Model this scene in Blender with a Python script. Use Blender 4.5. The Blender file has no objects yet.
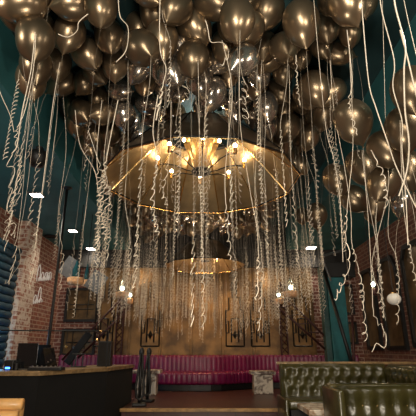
import bpy, bmesh, math, random
from mathutils import Vector, Matrix
random.seed(7)
PI = math.pi; S = bpy.context.scene; COL = S.collection
CAMZ = 1.3; F = 410.0; TH = math.atan(142/410.0); CT, ST = math.cos(TH), math.sin(TH)

# ------------------------------------------------------------ camera, world, lights, exposure
cd = bpy.data.cameras.new('camera'); cam = bpy.data.objects.new('camera', cd); COL.objects.link(cam)
cd.sensor_width = 36; cd.lens = 36*F/416; cd.clip_start = .05
cam.location = (0, 0, CAMZ); cam.rotation_euler = (PI/2+TH, 0, 0); S.camera = cam
W = bpy.data.worlds.new('world'); S.world = W; W.use_nodes = True
W.node_tree.nodes['Background'].inputs[0].default_value = (.5, .42, .34, 1)
W.node_tree.nodes['Background'].inputs[1].default_value = .02
vs = S.view_settings; vs.view_transform = 'Standard'; vs.look = 'None'; vs.gamma = 1; vs.exposure = .35; vs.use_curve_mapping = False

def light(kind, loc, power, col, size=.2, target=None, spot=None, blend=.6):
    l = bpy.data.lights.new(kind.lower()+'_light', kind); l.energy = power; l.color = col
    if kind == 'AREA': l.shape = 'SQUARE'; l.size = size
    else: l.shadow_soft_size = size
    if kind == 'SPOT': l.spot_size = spot or 1.6; l.spot_blend = blend
    o = bpy.data.objects.new(l.name, l); COL.objects.link(o); o.location = loc
    if target is not None:
        o.rotation_euler = (Vector(target)-Vector(loc)).to_track_quat('-Z', 'Y').to_euler()
    return o
WARM = (1, .72, .42); NEUT = (1, .88, .72); COOL = (.75, .9, 1)
# unseen fill lights added behind and beside the camera
light('AREA', (-.9, -1.6, 3.6), 70, NEUT, .8, (0, 5, 3.6))
light('AREA', (1.4, .4, 3.3), 22, NEUT, .25, (.8, 6, 3.2))
light('AREA', (2.6, 2.2, 4.0), 30, NEUT, .3, (1.6, 7, .8))
light('AREA', (-2.6, 2.2, 4.0), 16, NEUT, .3, (-2.2, 7.5, 1))
light('AREA', (-.4, -2.5, 2.5), 95, NEUT, .7, (0, 6.5, 4.7))  # added low light grazing the farther balloons
light('AREA', (.2, 2.3, .85), 48, NEUT, .4, (0, 6.2, 4.7))      # unseen light added below the frame to brighten the balloons
light('POINT', (-3.85, 7.9, 1.3), 14, (.1, .55, 1), .1)       # blue up-lamp by the quilted panel
light('AREA', (0, 10.2, 3.5), 26, (1, .62, .3), .6, (0, 12, 1.6))   # wash on the gilded wall

# ------------------------------------------------------------ helpers
def at(px, py, d=None, w=None):
    r = (px-208)/F; u = (208-py)/F
    v = Vector((r, CT-u*ST, ST+u*CT))
    t = w if w is not None else d/v.y
    return Vector((0, 0, CAMZ))+v*t
def proj(p):
    y = p[1]; z = p[2]-CAMZ; w = y*CT+z*ST
    if w < .1: return None
    return 208+F*p[0]/w, 208-F*(z*CT-y*ST)/w, w

def mat(name, col, rough=.6, metal=0., noise=0., nscale=8, col2=None, emit=None, estr=0., bump=0., bscale=60, coat=0., trans=0., alpha=1.):
    m = bpy.data.materials.new(name); m.use_nodes = True; nt = m.node_tree; b = nt.nodes['Principled BSDF']
    b.inputs['Base Color'].default_value = (*col, 1); b.inputs['Roughness'].default_value = rough; b.inputs['Metallic'].default_value = metal
    b.inputs['Coat Weight'].default_value = coat; b.inputs['Coat Roughness'].default_value = .15
    b.inputs['Transmission Weight'].default_value = trans; b.inputs['Alpha'].default_value = alpha
    if emit: b.inputs['Emission Color'].default_value = (*emit, 1); b.inputs['Emission Strength'].default_value = estr
    tc = nt.nodes.new('ShaderNodeTexCoord')
    n = nt.nodes.new('ShaderNodeTexNoise'); n.inputs['Scale'].default_value = nscale; n.inputs['Detail'].default_value = 5
    nt.links.new(tc.outputs['Object'], n.inputs['Vector'])
    mx = nt.nodes.new('ShaderNodeMix'); mx.data_type = 'RGBA'
    c2 = col2 or tuple(c*(1-noise) for c in col)
    mx.inputs[6].default_value = (*col, 1); mx.inputs[7].default_value = (*c2, 1)
    rp = nt.nodes.new('ShaderNodeValToRGB'); rp.color_ramp.elements[0].position = .4; rp.color_ramp.elements[1].position = .62
    nt.links.new(n.outputs['Fac'], rp.inputs[0]); nt.links.new(rp.outputs[0], mx.inputs[0]); nt.links.new(mx.outputs[2], b.inputs['Base Color'])
    if bump:
        n2 = nt.nodes.new('ShaderNodeTexNoise'); n2.inputs['Scale'].default_value = bscale; nt.links.new(tc.outputs['Object'], n2.inputs['Vector'])
        bp = nt.nodes.new('ShaderNodeBump'); bp.inputs['Strength'].default_value = bump; bp.inputs['Distance'].default_value = .02
        nt.links.new(n2.outputs['Fac'], bp.inputs['Height']); nt.links.new(bp.outputs[0], b.inputs['Normal'])
    return m
def brick_mat(name, axis, c1, c2, mortar, wash=0.):
    m = bpy.data.materials.new(name); m.use_nodes = True; nt = m.node_tree; b = nt.nodes['Principled BSDF']; L = nt.links.new
    tc = nt.nodes.new('ShaderNodeTexCoord'); sp = nt.nodes.new('ShaderNodeSeparateXYZ'); cb = nt.nodes.new('ShaderNodeCombineXYZ')
    L(tc.outputs['Object'], sp.inputs[0]); L(sp.outputs[0 if axis == 'x' else 1], cb.inputs[0]); L(sp.outputs[2], cb.inputs[1])
    br = nt.nodes.new('ShaderNodeTexBrick'); L(cb.outputs[0], br.inputs['Vector'])
    br.inputs['Scale'].default_value = 1; br.inputs['Brick Width'].default_value = .26; br.inputs['Row Height'].default_value = .1
    br.inputs['Mortar Size'].default_value = .012; br.inputs['Color1'].default_value = (*c1, 1); br.inputs['Color2'].default_value = (*c2, 1); br.inputs['Mortar'].default_value = (*mortar, 1)
    n = nt.nodes.new('ShaderNodeTexNoise'); n.inputs['Scale'].default_value = 9; n.inputs['Detail'].default_value = 8; L(tc.outputs['Object'], n.inputs['Vector'])
    rp = nt.nodes.new('ShaderNodeValToRGB'); rp.color_ramp.elements[0].position = .62-wash*.25; rp.color_ramp.elements[1].position = .75-wash*.2
    L(n.outputs['Fac'], rp.inputs[0])
    mx = nt.nodes.new('ShaderNodeMix'); mx.data_type = 'RGBA'; L(rp.outputs[0], mx.inputs[0]); L(br.outputs[0], mx.inputs[6]); mx.inputs[7].default_value = (*mortar, 1)
    L(mx.outputs[2], b.inputs['Base Color']); b.inputs['Roughness'].default_value = .85
    bp = nt.nodes.new('ShaderNodeBump'); bp.inputs['Strength'].default_value = .6; bp.inputs['Distance'].default_value = .02; bp.invert = True
    L(br.outputs['Fac'], bp.inputs['Height']); L(bp.outputs[0], b.inputs['Normal'])
    return m
def tile_mat(name):
    m = bpy.data.materials.new(name); m.use_nodes = True; nt = m.node_tree; b = nt.nodes['Principled BSDF']; L = nt.links.new
    tc = nt.nodes.new('ShaderNodeTexCoord'); br = nt.nodes.new('ShaderNodeTexBrick'); L(tc.outputs['Object'], br.inputs['Vector'])
    br.offset = 0; br.inputs['Scale'].default_value = 1; br.inputs['Brick Width'].default_value = .45; br.inputs['Row Height'].default_value = .45; br.inputs['Mortar Size'].default_value = .008
    br.inputs['Color1'].default_value = (.075, .02, .015, 1); br.inputs['Color2'].default_value = (.05, .015, .012, 1); br.inputs['Mortar'].default_value = (.03, .012, .01, 1)
    L(br.outputs[0], b.inputs['Base Color']); b.inputs['Roughness'].default_value = .38
    return m
def marble_mat(name):
    m = bpy.data.materials.new(name); m.use_nodes = True; nt = m.node_tree; b = nt.nodes['Principled BSDF']; L = nt.links.new
    tc = nt.nodes.new('ShaderNodeTexCoord'); n = nt.nodes.new('ShaderNodeTexNoise'); n.inputs['Scale'].default_value = 7; n.inputs['Detail'].default_value = 9; n.inputs['Distortion'].default_value = 1.4
    L(tc.outputs['Object'], n.inputs['Vector']); rp = nt.nodes.new('ShaderNodeValToRGB'); e = rp.color_ramp.elements
    e[0].position = .38; e[0].color = (.09, .05, .035, 1); e[1].position = .56; e[1].color = (.62, .55, .45, 1)
    L(n.outputs['Fac'], rp.inputs[0]); L(rp.outputs[0], b.inputs['Base Color']); b.inputs['Roughness'].default_value = .35
    return m

M = dict(
 ceil=mat('dark_teal_ceiling', (.009, .042, .047), .75, noise=.35, nscale=1.5),
 soff=mat('teal_soffit', (.035, .16, .17), .55, noise=.25, nscale=1.2),
 black=mat('matt_black', (.006, .006, .006), .5, noise=.2),
 blackm=mat('black_metal', (.02, .018, .016), .35, .6),
 bronze=mat('chrome_bronze', (.33, .245, .155), .30, .85, noise=.18, nscale=3, bump=.06, bscale=9),
 bronze2=mat('chrome_dark_bronze', (.22, .165, .105), .32, .85, noise=.18, nscale=3, bump=.06, bscale=9),
 silver=mat('chrome_lit_pale', (.62, .56, .49), .2, .9, noise=.25, nscale=4, bump=.22, bscale=7),  # paler than the bronze: chandelier light on balloons put into the colour
 ribbon=mat('cream_ribbon', (.80, .70, .56), .4, 0., noise=.15, nscale=20, coat=.3),
 ribbon2=mat('dull_ribbon', (.42, .36, .29), .4, .2, noise=.2, nscale=20),
 gold=mat('brushed_gold', (.50, .33, .14), .33, .85, noise=.3, nscale=3),
 goldp=mat('bronze_shade', (.46, .34, .19), .33, .85, noise=.35, nscale=2.2),
 brass=mat('brass', (.75, .5, .2), .25, 1., noise=.1),
 bulb=mat('lit_bulb', (1, .8, .5), .4, emit=(1, .72, .38), estr=32),
 downl=mat('lit_downlight', (1, 1, 1), .4, emit=(1, .9, .76), estr=14),
 led=mat('small_lit_lamp', (1, 1, .9), .4, emit=(.85, 1, .9), estr=12),
 wallg=mat('gilded_wall', (.27, .15, .05), .5, .25, nscale=2.2, col2=(.10, .055, .02), bump=.3, bscale=5),
 panel=mat('aged_gold_panel', (.16, .10, .04), .35, .3, noise=.5, nscale=5),
 dark=mat('dark_wall', (.02, .018, .016), .7, noise=.3),
 brickL=brick_mat('whitewashed_brick', 'y', (.34, .12, .07), (.24, .09, .055), (.60, .48, .38), .8),
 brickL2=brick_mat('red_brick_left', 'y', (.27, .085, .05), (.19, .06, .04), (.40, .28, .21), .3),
 brickP=brick_mat('whitewashed_brick_face', 'x', (.34, .12, .07), (.24, .09, .055), (.60, .48, .38), .8),
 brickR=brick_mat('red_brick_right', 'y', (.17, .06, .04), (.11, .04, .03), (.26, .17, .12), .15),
 brickB=brick_mat('red_brick_back', 'x', (.20, .065, .045), (.13, .045, .03), (.42, .30, .24), .3),
 floor=mat('dark_floor', (.03, .02, .016), .45, noise=.3), tile=tile_mat('red_brown_tiles'),
 goldedge=mat('wooden_nosing', (.42, .24, .08), .4, noise=.4, nscale=12),
 wood=mat('worn_wood_edge', (.34, .22, .10), .45, noise=.45, nscale=14),
 lamw=mat('orange_wood', (.85, .48, .24), .5, noise=.3, nscale=20),
 magenta=mat('magenta_leather', (.17, .004, .058), .42, noise=.3, nscale=5, bump=.12, coat=.08),
 green=mat('olive_leather', (.056, .05, .014), .3, noise=.3, nscale=7, bump=.15, coat=.35),
 tan=mat('tan_leather', (.72, .40, .14), .36, noise=.25, nscale=8, bump=.12, coat=.3),
 bluev=mat('blue_teal_velvet', (.005, .04, .065), .6, noise=.3, nscale=6),
 teal=mat('bright_teal_paint', (.012, .15, .17), .5, noise=.3, nscale=4),
 rust=mat('oxblood_steel', (.055, .016, .013), .45, .3, noise=.3),
 marble=marble_mat('brown_veined_marble'), glass=mat('clear_glass', (.8, .9, .88), .05, trans=.9, alpha=.45),
 tglass=mat('dark_teal_glass', (.02, .09, .11), .1, trans=.3), grey=mat('pale_grey_metal', (.17, .18, .19), .35, .5, noise=.25),
 white=mat('white_shade', (.72, .69, .62), .5, noise=.1, emit=(1, .92, .78), estr=.05), neon=mat('white_script', (.75, .72, .68), .5, emit=(1, .95, .9), estr=.1),
 screen=mat('dark_glossy_screen', (.012, .012, .013), .12), blue=mat('blue_led', (.05, .2, 1), .4, emit=(.05, .25, 1), estr=5), steel=mat('steel_trim', (.4, .38, .35), .3, .9),
 cloth=mat('black_baize', (.004, .004, .004), .95, noise=.2),
 shade_out=mat('dark_bronze_outside', (.24, .175, .11), .3, .85, noise=.3, nscale=3),
 mirror=mat('smoky_gold_mirror', (.24, .15, .07), .3, .6, noise=.6, nscale=2.5), pinkm=mat('dusky_pink_paint', (.3, .16, .13), .6, noise=.3),
)
def link(name, bm, m, parent=None, smooth=False):
    me = bpy.data.meshes.new(name); bm.to_mesh(me); bm.free(); me.materials.append(M[m] if isinstance(m, str) else m)
    if smooth:
        for p in me.polygons: p.use_smooth = True
    o = bpy.data.objects.new(name, me); COL.objects.link(o)
    if parent: o.parent = parent
    return o
def tag(o, label, cat, group=None, kind=None):
    o['label'] = label; o['category'] = cat
    if group: o['group'] = group
    if kind: o['kind'] = kind
    return o
def empty(name, loc, label, cat, group=None, rz=0.):
    o = bpy.data.objects.new(name, None); COL.objects.link(o); o.location = loc; o.rotation_euler = (0, 0, rz); o.empty_display_size = .1
    return tag(o, label, cat, group)
def struct(name, bm, m, smooth=False):
    o = link(name, bm, m, None, smooth); o['kind'] = 'structure'; return o
def copytree(o, parent=None):
    c = o.copy(); COL.objects.link(c)
    if parent: c.parent = parent
    for ch in list(o.children): copytree(ch, c)
    return c
def B(): return bmesh.new()
def box(bm, lo, hi, bev=0.):
    lo, hi = Vector(lo), Vector(hi); c = (lo+hi)/2; s = hi-lo
    r = bmesh.ops.create_cube(bm, size=1, matrix=Matrix.Translation(c) @ Matrix.Diagonal((*s, 1)))
    if bev:
        es = list({e for v in r['verts'] for e in v.link_edges}); bmesh.ops.bevel(bm, geom=es, offset=bev, segments=2, affect='EDGES', profile=.5)
    return bm
def prism(bm, pts, z0, z1):
    lo = [bm.verts.new((x, y, z0)) for x, y in pts]; hi = [bm.verts.new((x, y, z1)) for x, y in pts]; n = len(pts)
    bm.faces.new(lo[::-1]); bm.faces.new(hi)
    for i in range(n): bm.faces.new((lo[i], lo[(i+1) % n], hi[(i+1) % n], hi[i]))
    return bm
def tube(bm, pts, r, sides=6, caps=True, flat=None):
    pts = [Vector(p) for p in pts]; n = len(pts); rings = []
    up = Vector((0, 0, 1)); prev = None
    for i, p in enumerate(pts):
        t = (pts[min(i+1, n-1)]-pts[max(i-1, 0)])
        if t.length < 1e-9: t = Vector((0, 0, -1))
        t.normalize()
        if prev is None:
            a = up if abs(t.z) < .9 else Vector((1, 0, 0)); nrm = t.cross(a).normalized()
        else:
            nrm = prev-t*prev.dot(t)
            if nrm.length < 1e-6: nrm = t.cross(Vector((1, .3, 0)))
            nrm.normalize()
        prev = nrm; bn = t.cross(nrm); rr = r(i/(n-1)) if callable(r) else r
        rings.append([bm.verts.new(p+(nrm*math.cos(2*PI*k/sides)+bn*math.sin(2*PI*k/sides)*(flat or 1))*rr) for k in range(sides)])
    for a, b in zip(rings, rings[1:]):
        for k in range(sides): bm.faces.new((a[k], a[(k+1) % sides], b[(k+1) % sides], b[k]))
    if caps: bm.faces.new(rings[0][::-1]); bm.faces.new(rings[-1])
    return bm
def lathe(bm, prof, seg=24, loc=(0, 0, 0), close=True):
    rings = []; loc = Vector(loc)
    for r, z in prof:
        rings.append([bm.verts.new(loc+Vector((max(r, 1e-4)*math.cos(2*PI*k/seg), max(r, 1e-4)*math.sin(2*PI*k/seg), z))) for k in range(seg)])
    for a, b in zip(rings, rings[1:]):
        for k in range(seg): bm.faces.new((a[k], a[(k+1) % seg], b[(k+1) % seg], b[k]))
    if close: bm.faces.new(rings[0][::-1]); bm.faces.new(rings[-1])
    return bm
def ball(bm, c, r, sc=(1, 1, 1), seg=12):
    bmesh.ops.create_uvsphere(bm, u_segments=seg, v_segments=max(6, seg//2+2), radius=r, matrix=Matrix.Translation(Vector(c)) @ Matrix.Diagonal((*sc, 1))); return bm

# ------------------------------------------------------------ the room
XW = 4.3; YB = 12.0; YF = -4.0; Z1 = CAMZ+2.8; Z2 = CAMZ+3.52; XS = 2.3; PZ = CAMZ-.91; PY = 7.5; PX = -1.43
struct('floor', box(B(), (-XW-.2, YF-.2, -.12), (XW+.2, YB+.2, 0)), 'floor')
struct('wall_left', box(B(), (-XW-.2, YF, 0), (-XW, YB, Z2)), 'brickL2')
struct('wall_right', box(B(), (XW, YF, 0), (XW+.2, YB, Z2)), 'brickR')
struct('wall_front', box(B(), (-XW, YF-.2, 0), (XW, YF, Z2)), 'dark')
struct('wall_back', box(B(), (-XW-.2, YB, 0), (XW+.2, YB+.2, Z2+.1)), 'brickB')
struct('ceiling', box(B(), (-XW-.2, YF-.2, Z2), (XW+.2, YB+.2, Z2+.15)), 'ceil')
struct('trim_1', box(B(), (-XW, YF, Z1), (-XS, YB, Z2)), 'soff')
struct('trim_2', box(B(), (XS, YF, Z1), (XW, YB, Z2)), 'soff')
struct('trim_3', box(B(), (-XW, YB-.16, CAMZ+2.28), (XW, YB, Z1)), 'dark')     # black header over the back wall
struct('trim_4', box(B(), (-XS, YB-.3, Z1-.02), (XS, YB, Z2)), 'dark')
b = B(); box(b, (PX, PY, 0), (XW, YB, PZ)); box(b, (-XW, 8.9, 0), (PX, YB, PZ)); struct('trim_5', b, 'tile')
b = B(); box(b, (PX-.02, PY-.06, PZ-.05), (XW, PY-.002, PZ+.004), .006); struct('trim_6', b, 'goldedge')
# gilded wall: wide raised field framed with panels
b = B(); box(b, (-3.05, YB-.06, PZ), (3.0, YB, CAMZ+2.28))
for x0 in [-3.05+i*.864 for i in range(7)]:
    box(b, (x0+.03, YB-.09, PZ+.5), (x0+.834, YB-.058, CAMZ+2.2), .015)
struct('trim_7', b, 'wallg')
# whitewashed pillar on the left wall
b = B(); box(b, (-XW, 9.0, 0), (-XW+.22, 9.75, Z1)); struct('trim_8', b, 'brickL')
b = B(); box(b, (-XW+.02, 8.98, 0), (-XW+.2, 9.0, Z1)); struct('trim_9', b, 'brickP')

# blue quilted panel: horizontal rolls with scalloped top
t = empty('quilted_wall_panel', (-XW, 7.6, 0), 'blue teal velvet wall panel of stacked horizontal rolls beside the whitewashed brick pillar', 'wall panel')
b = B(); box(b, (-XW+.01, 7.3, .5), (-XW+.05, 8.95, CAMZ+2.05)); o = link('backing', b, 'bluev', t); o.matrix_parent_inverse = Matrix.Translation((XW, -7.6, 0))
b = B(); z = .6
while z < CAMZ+2.0:
    tube(b, [(-XW+.07+.012*math.sin(k*2.1), 7.32+k*.1, z+.008*math.sin(k*1.7+z*9)) for k in range(17)], .086, 10, True, 1); z += .155
o = link('rolls', b, 'bluev', t, True); o.matrix_parent_inverse = Matrix.Translation((XW, -7.6, 0))
b = B()
for k in range(9): ball(b, (-XW+.09, 7.42+k*.185, CAMZ+2.07), .1, (.8, 1, .8))
o = link('scalloped_top', b, 'bluev', t, True); o.matrix_parent_inverse = Matrix.Translation((XW, -7.6, 0))

def local(t, o):           # keep world-space geometry under an Empty that only has a location
    o.matrix_parent_inverse = Matrix.Translation(-Vector(t.location)); return o

# script lettering on the left brick wall, in two lines
def script(y0, z0, n, sz, name, label, seed):
    random.seed(seed); pts = []
    for k in range(n*14):
        u = k/14; a = 2*PI*u
        tall = 1.9 if int(u) in (0, n-2) else 1
        pts.append((-XW+.035, y0+sz*(u*.62-.42*math.sin(a)*.7), z0+sz*(.5-.5*math.cos(a))*tall*(.8+.3*math.sin(u*3.1))+.12*sz*u))
    o = link(name, tube(B(), pts, .011, 5), 'neon', None, True); return tag(o, label, 'wall lettering')
script(10.25, CAMZ+1.62, 7, .2, 'script_lettering', 'upper line of white cursive script lettering on the left brick wall', 1)
script(10.0, CAMZ+1.02, 6, .19, 'script_lettering', 'lower line of white cursive script lettering on the left brick wall', 2)
random.seed(11)

# ------------------------------------------------------------ framed mirrors
def frame_poly(w, h, c): return [(-w/2, 0), (w/2, 0), (w/2, h-c), (w/2-c*.75, h), (-w/2+c*.75, h), (-w/2, h-c)]
def mirror(loc, rz, w, h, label, th=.09, c=.28, deco=True, m='mirror', cat='mirror', name='arched_mirror', grp=None):
    t = empty(name, loc, label, cat, grp, rz)
    outer = frame_poly(w, h, c); k = th
    inner = [(-w/2+k, k), (w/2-k, k), (w/2-k, h-c-k*.2), (w/2-c*.75-k*.4, h-k), (-w/2+c*.75+k*.4, h-k), (-w/2+k, h-c-k*.2)]
    b = B(); n = 6
    vo = [[b.verts.new((x, yy, z)) for x, z in outer] for yy in (0, -.07)]; vi = [[b.verts.new((x, yy, z)) for x, z in inner] for yy in (0, -.07)]
    for i in range(n):
        j = (i+1) % n
        b.faces.new((vo[1][i], vo[1][j], vi[1][j], vi[1][i])); b.faces.new((vo[0][i], vo[0][j], vo[1][j], vo[1][i])); b.faces.new((vi[0][i], vi[1][i], vi[1][j], vi[0][j]))
    link('frame', b, 'black', t)
    b = B(); v = [b.verts.new((x, -.015, z)) for x, z in inner]; v2 = [b.verts.new((x, -.003, z)) for x, z in inner]; b.faces.new(v); b.faces.new(v2[::-1])
    for i in range(n): b.faces.new((v[i], v2[i], v2[(i+1) % n], v[(i+1) % n]))
    link('pane', b, m, t)
    if deco:
        b = B(); a = w/2-k-.06
        for zz in (.35, h*.5): tube(b, [(-a, -.02, zz), (a, -.02, zz)], .012, 4)
        for xx in (-a*.5, a*.5): tube(b, [(xx, -.02, .12), (xx, -.02, h-c)], .012, 4)
        link('lattice', b, 'black', t)
    return t
mirror((XW, 11.05, CAMZ+.0), -PI/2, .95, 2.05, 'tall black framed mirror on the right brick wall, nearest the back corner', deco=False)
mirror((XW, 9.75, CAMZ+.0), -PI/2, 1.05, 2.1, 'tall black framed mirror on right brick wall behind the white globe lamp', deco=False)
mirror((XW, 8.45, CAMZ+.05), -PI/2, 1.0, 2.1, 'tall black framed mirror cut by the right edge of the photo', deco=False)
mirror((-3.6, YB-.0, CAMZ+.75), 0, .95, .95, 'square gold panel in dark frame high on brick left of gilded wall', .07, .02, True, 'panel', 'wall panel', 'framed_panel')
mirror((-3.6, YB-.0, PZ+.75), 0, .95, .72, 'lower gold panel in dark frame on brick behind the laptops', .07, .02, True, 'panel', 'wall panel', 'framed_panel')
mirror((3.92, YB, CAMZ+.95), 0, .5, .85, 'small dark framed gold panel high on brick beside teal pillar', .06, .02, False, 'panel', 'wall panel', 'framed_panel')
mirror((3.92, YB, CAMZ+.15), 0, .5, .6, 'small dark framed gold panel low on brick beside teal pillar', .06, .02, False, 'panel', 'wall panel', 'framed_panel')

# deco grilles on the gilded wall
def grille(x, label, w=.5, h=1.75):
    t = empty('deco_grille', (x, YB-.1, CAMZ+.1), label, 'grille', 'iron grilles on the gilded wall'); b = B(); r = .02
    for s in (-1, 1):
        tube(b, [(s*w/2, 0, 0), (s*w/2, 0, h*.55), (s*w*.32, 0, h*.55), (s*w*.32, 0, h*.75), (s*w*.12, 0, h*.75), (s*w*.12, 0, h)], r, 4)
        tube(b, [(s*w*.2, 0, .1), (s*w*.2, 0, h*.42), (0, 0, h*.42)], r, 4)
        tube(b, [(s*w/2, 0, h*.2), (s*w*.34, 0, h*.2), (s*w*.34, 0, h*.38), (s*w/2, 0, h*.38)], r, 4)
    tube(b, [(-w/2, 0, 0), (w/2, 0, 0)], r, 4); link('scrollwork', b, 'blackm', t)
    b = B(); prism(b, [(-.09, -.012), (0, -.012), (.09, -.012), (.09, .012), (0, .012), (-.09, .012)], h*.16, h*.18)
    lathe(b, [(.0, h*.1), (.07, h*.17), (.0, h*.24)], 4, close=False); link('diamond', b, 'blackm', t)
for x, l in ((-2.9, 'dark stepped iron grille on gilded wall left of the left wall lamps'), (-1.6, 'dark stepped iron grille on gilded wall right of the left wall lamps'),
             (1.45, 'dark stepped iron grille on gilded wall between curved sofa and right pendants'), (.75, 'dark stepped iron grille on gilded wall nearest the middle'), (2.62, 'dark stepped iron grille on gilded wall just right of the lattice column')):
    grille(x, l)
def lattice_column(x, d, label, h=1.9):
    t = empty('lattice_column', (x, d, PZ), label, 'column'); b = B()
    for s in (-1, 1):
        for q in (-1, 1): tube(b, [(s*.09, q*.035, 0), (s*.09, q*.035, h+.75)], .018, 5)
    link('uprights', b, 'rust', t); b = B(); n = 13
    for k in range(n):
        z0 = .05+k*(h+.6)/n; z1 = z0+(h+.6)/n
        for q in (-.035, .035): tube(b, [(-.09, q, z0), (.09, q, z1)], .01, 4); tube(b, [(.09, q, z0), (-.09, q, z1)], .01, 4)
    link('cross_bracing', b, 'rust', t)
    ball(b := B(), (0, 0, h+.8), .08, (1.1, .7, .9)); link('ball_tip', b, 'rust', t, True)
lattice_column(-2.45, 11.84, 'dark red lattice steel column in front of the gilded wall, left')
lattice_column(2.1, 11.84, 'dark red lattice steel column in front of the gilded wall, right')
light('POINT', (-1.95, 11.5, CAMZ+1.95), 9, WARM, .05); light('POINT', (1.7, 11.5, CAMZ+1.95), 11, WARM, .05)

# sloping stair rails on both sides
def rails(pairs, name, label, r=.03):
    t = empty(name, pairs[0][0], label, 'railing')
    for a, c in pairs: local(t, link('rail', tube(B(), [a, c], r, 6), 'rust', t, True))
    a0, c0 = pairs[0]; a1, c1 = pairs[1]
    for k in range(1, 7):
        u = k/7; local(t, link('baluster', tube(B(), [Vector(a0).lerp(Vector(c0), u), Vector(a1).lerp(Vector(c1), u)], r*.45, 5), 'rust', t))
rails([(at(62, 360, 10.9), at(128, 292, 10.9)), (at(78, 358, 10.9), at(132, 305, 10.9))], 'stair_railing', 'dark red sloping stair railing rising behind the laptops on the left')
rails([(at(350, 361, 10.4), at(284, 296, 10.4)), (at(335, 358, 10.4), at(270, 300, 10.4))], 'stair_railing', 'dark red sloping stair railing rising towards the right pendants')
def down(a, c): d = c-a; return [a, a+d*((PZ-a.z)/d.z)]
b = tube(B(), down(at(323, 268, 9.9), at(350, 357, 9.4)), .04, 8); tag(link('slanted_pole', b, 'black', None, True), 'black slanted steel pole in front of the teal pillar', 'pole')
b = tube(B(), down(at(351, 290, 10.0), at(354, 358, 9.6)), .03, 8); tag(link('slanted_pole', b, 'rust', None, True), 'dark red slanted steel pole right of the teal pillar', 'pole')

# teal pillar with dark capital, right
t = empty('teal_pillar', (2.95, 10.2, PZ), 'bright teal painted pillar with black top band between gilded and brick walls', 'pillar')
link('shaft', box(B(), (0, 0, 0), (.42, .34, 2.62), .01), 'teal', t); link('top_band', box(B(), (-.03, -.03, 2.62), (.72, .4, 3.0), .015), 'black', t)
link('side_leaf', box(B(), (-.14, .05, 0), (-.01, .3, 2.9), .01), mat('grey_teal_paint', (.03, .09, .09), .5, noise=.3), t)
t = empty('metal_bracket', at(322, 252, 9.6), 'pale grey angled metal bracket above the teal pillar', 'bracket')
local(t, link('arm', tube(B(), [at(322, 256, 9.6), at(343, 250, 9.6)], .03, 4), 'grey', t)); local(t, link('strut', tube(B(), [at(322, 256, 9.6), at(331, 281, 9.6)], .022, 4), 'grey', t))

# ------------------------------------------------------------ ceiling fittings
def downlight(px, py, label, s=.3, power=22, dz=0):
    r = at(px, py, 1) - Vector((0, 0, CAMZ)); p = Vector((0, 0, CAMZ)) + r*((Z1-CAMZ)/r.z)
    t = empty('downlight', (p.x, p.y, Z1), label, 'ceiling light')
    b = B(); box(b, (-s/2, -s/2, -.03), (s/2, s/2, 0), .006); link('housing', b, 'grey', t)
    link('lamp', box(B(), (-s*.36, -s*.36, -.036), (s*.36, s*.36, -.029)), 'downl', t)
    light('SPOT', (p.x, p.y, Z1-.06), power, NEUT, .05, (p.x*1.08, p.y+.4, 0), 2.3, .8)
downlight(37, 194, 'square recessed ceiling downlight nearest on the left teal soffit', .26, 110)
downlight(73, 230, 'small ceiling downlight second along the left teal soffit', .24, 40)
downlight(91, 248, 'ceiling slot light on left soffit near the black header', .3, 25)
downlight(98, 252, 'farthest ceiling slot light on the left soffit', .3, 20)
downlight(311, 247, 'ceiling slot light on the right soffit behind the ribbons', .34, 28)
downlight(305, 253, 'farthest ceiling slot light on the right soffit', .34, 28)
for px, py, d in ((392, 180, 0),): light('SPOT', (2.9, 5.6, Z1-.06), 45, NEUT, .05, (3.6, 8.4, .6), 2.2, .8)
r = at(51, 236, 1)-Vector((0, 0, CAMZ)); p = Vector((0, 0, CAMZ))+r*((Z1-CAMZ)/r.z)
t = empty('air_vent', (p.x, p.y, Z1), 'dark round air vent on left soffit beyond the nearest downlight', 'vent')
link('ring', lathe(B(), [(.16, 0), (.17, -.02), (.12, -.03), (.1, -.015)], 20), 'black', t)
r = at(40, 147, 1)-Vector((0, 0, CAMZ)); p = Vector((0, 0, CAMZ))+r*((Z1-CAMZ)/r.z)
t = empty('ceiling_speaker', (p.x, p.y, Z1), 'black speaker pod hanging from the left teal soffit', 'speaker')
link('bracket', box(B(), (-.04, -.04, -.08), (.04, .04, 0), .008), 'black', t)
b = lathe(B(), [(.05, -.06), (.12, -.09), (.135, -.17), (.11, -.27), (.05, -.3)], 18); link('body', b, 'black', t, True)
link('grille', lathe(B(), [(.085, -.295), (.08, -.31), (.02, -.315)], 16), 'blackm', t, True)

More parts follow.
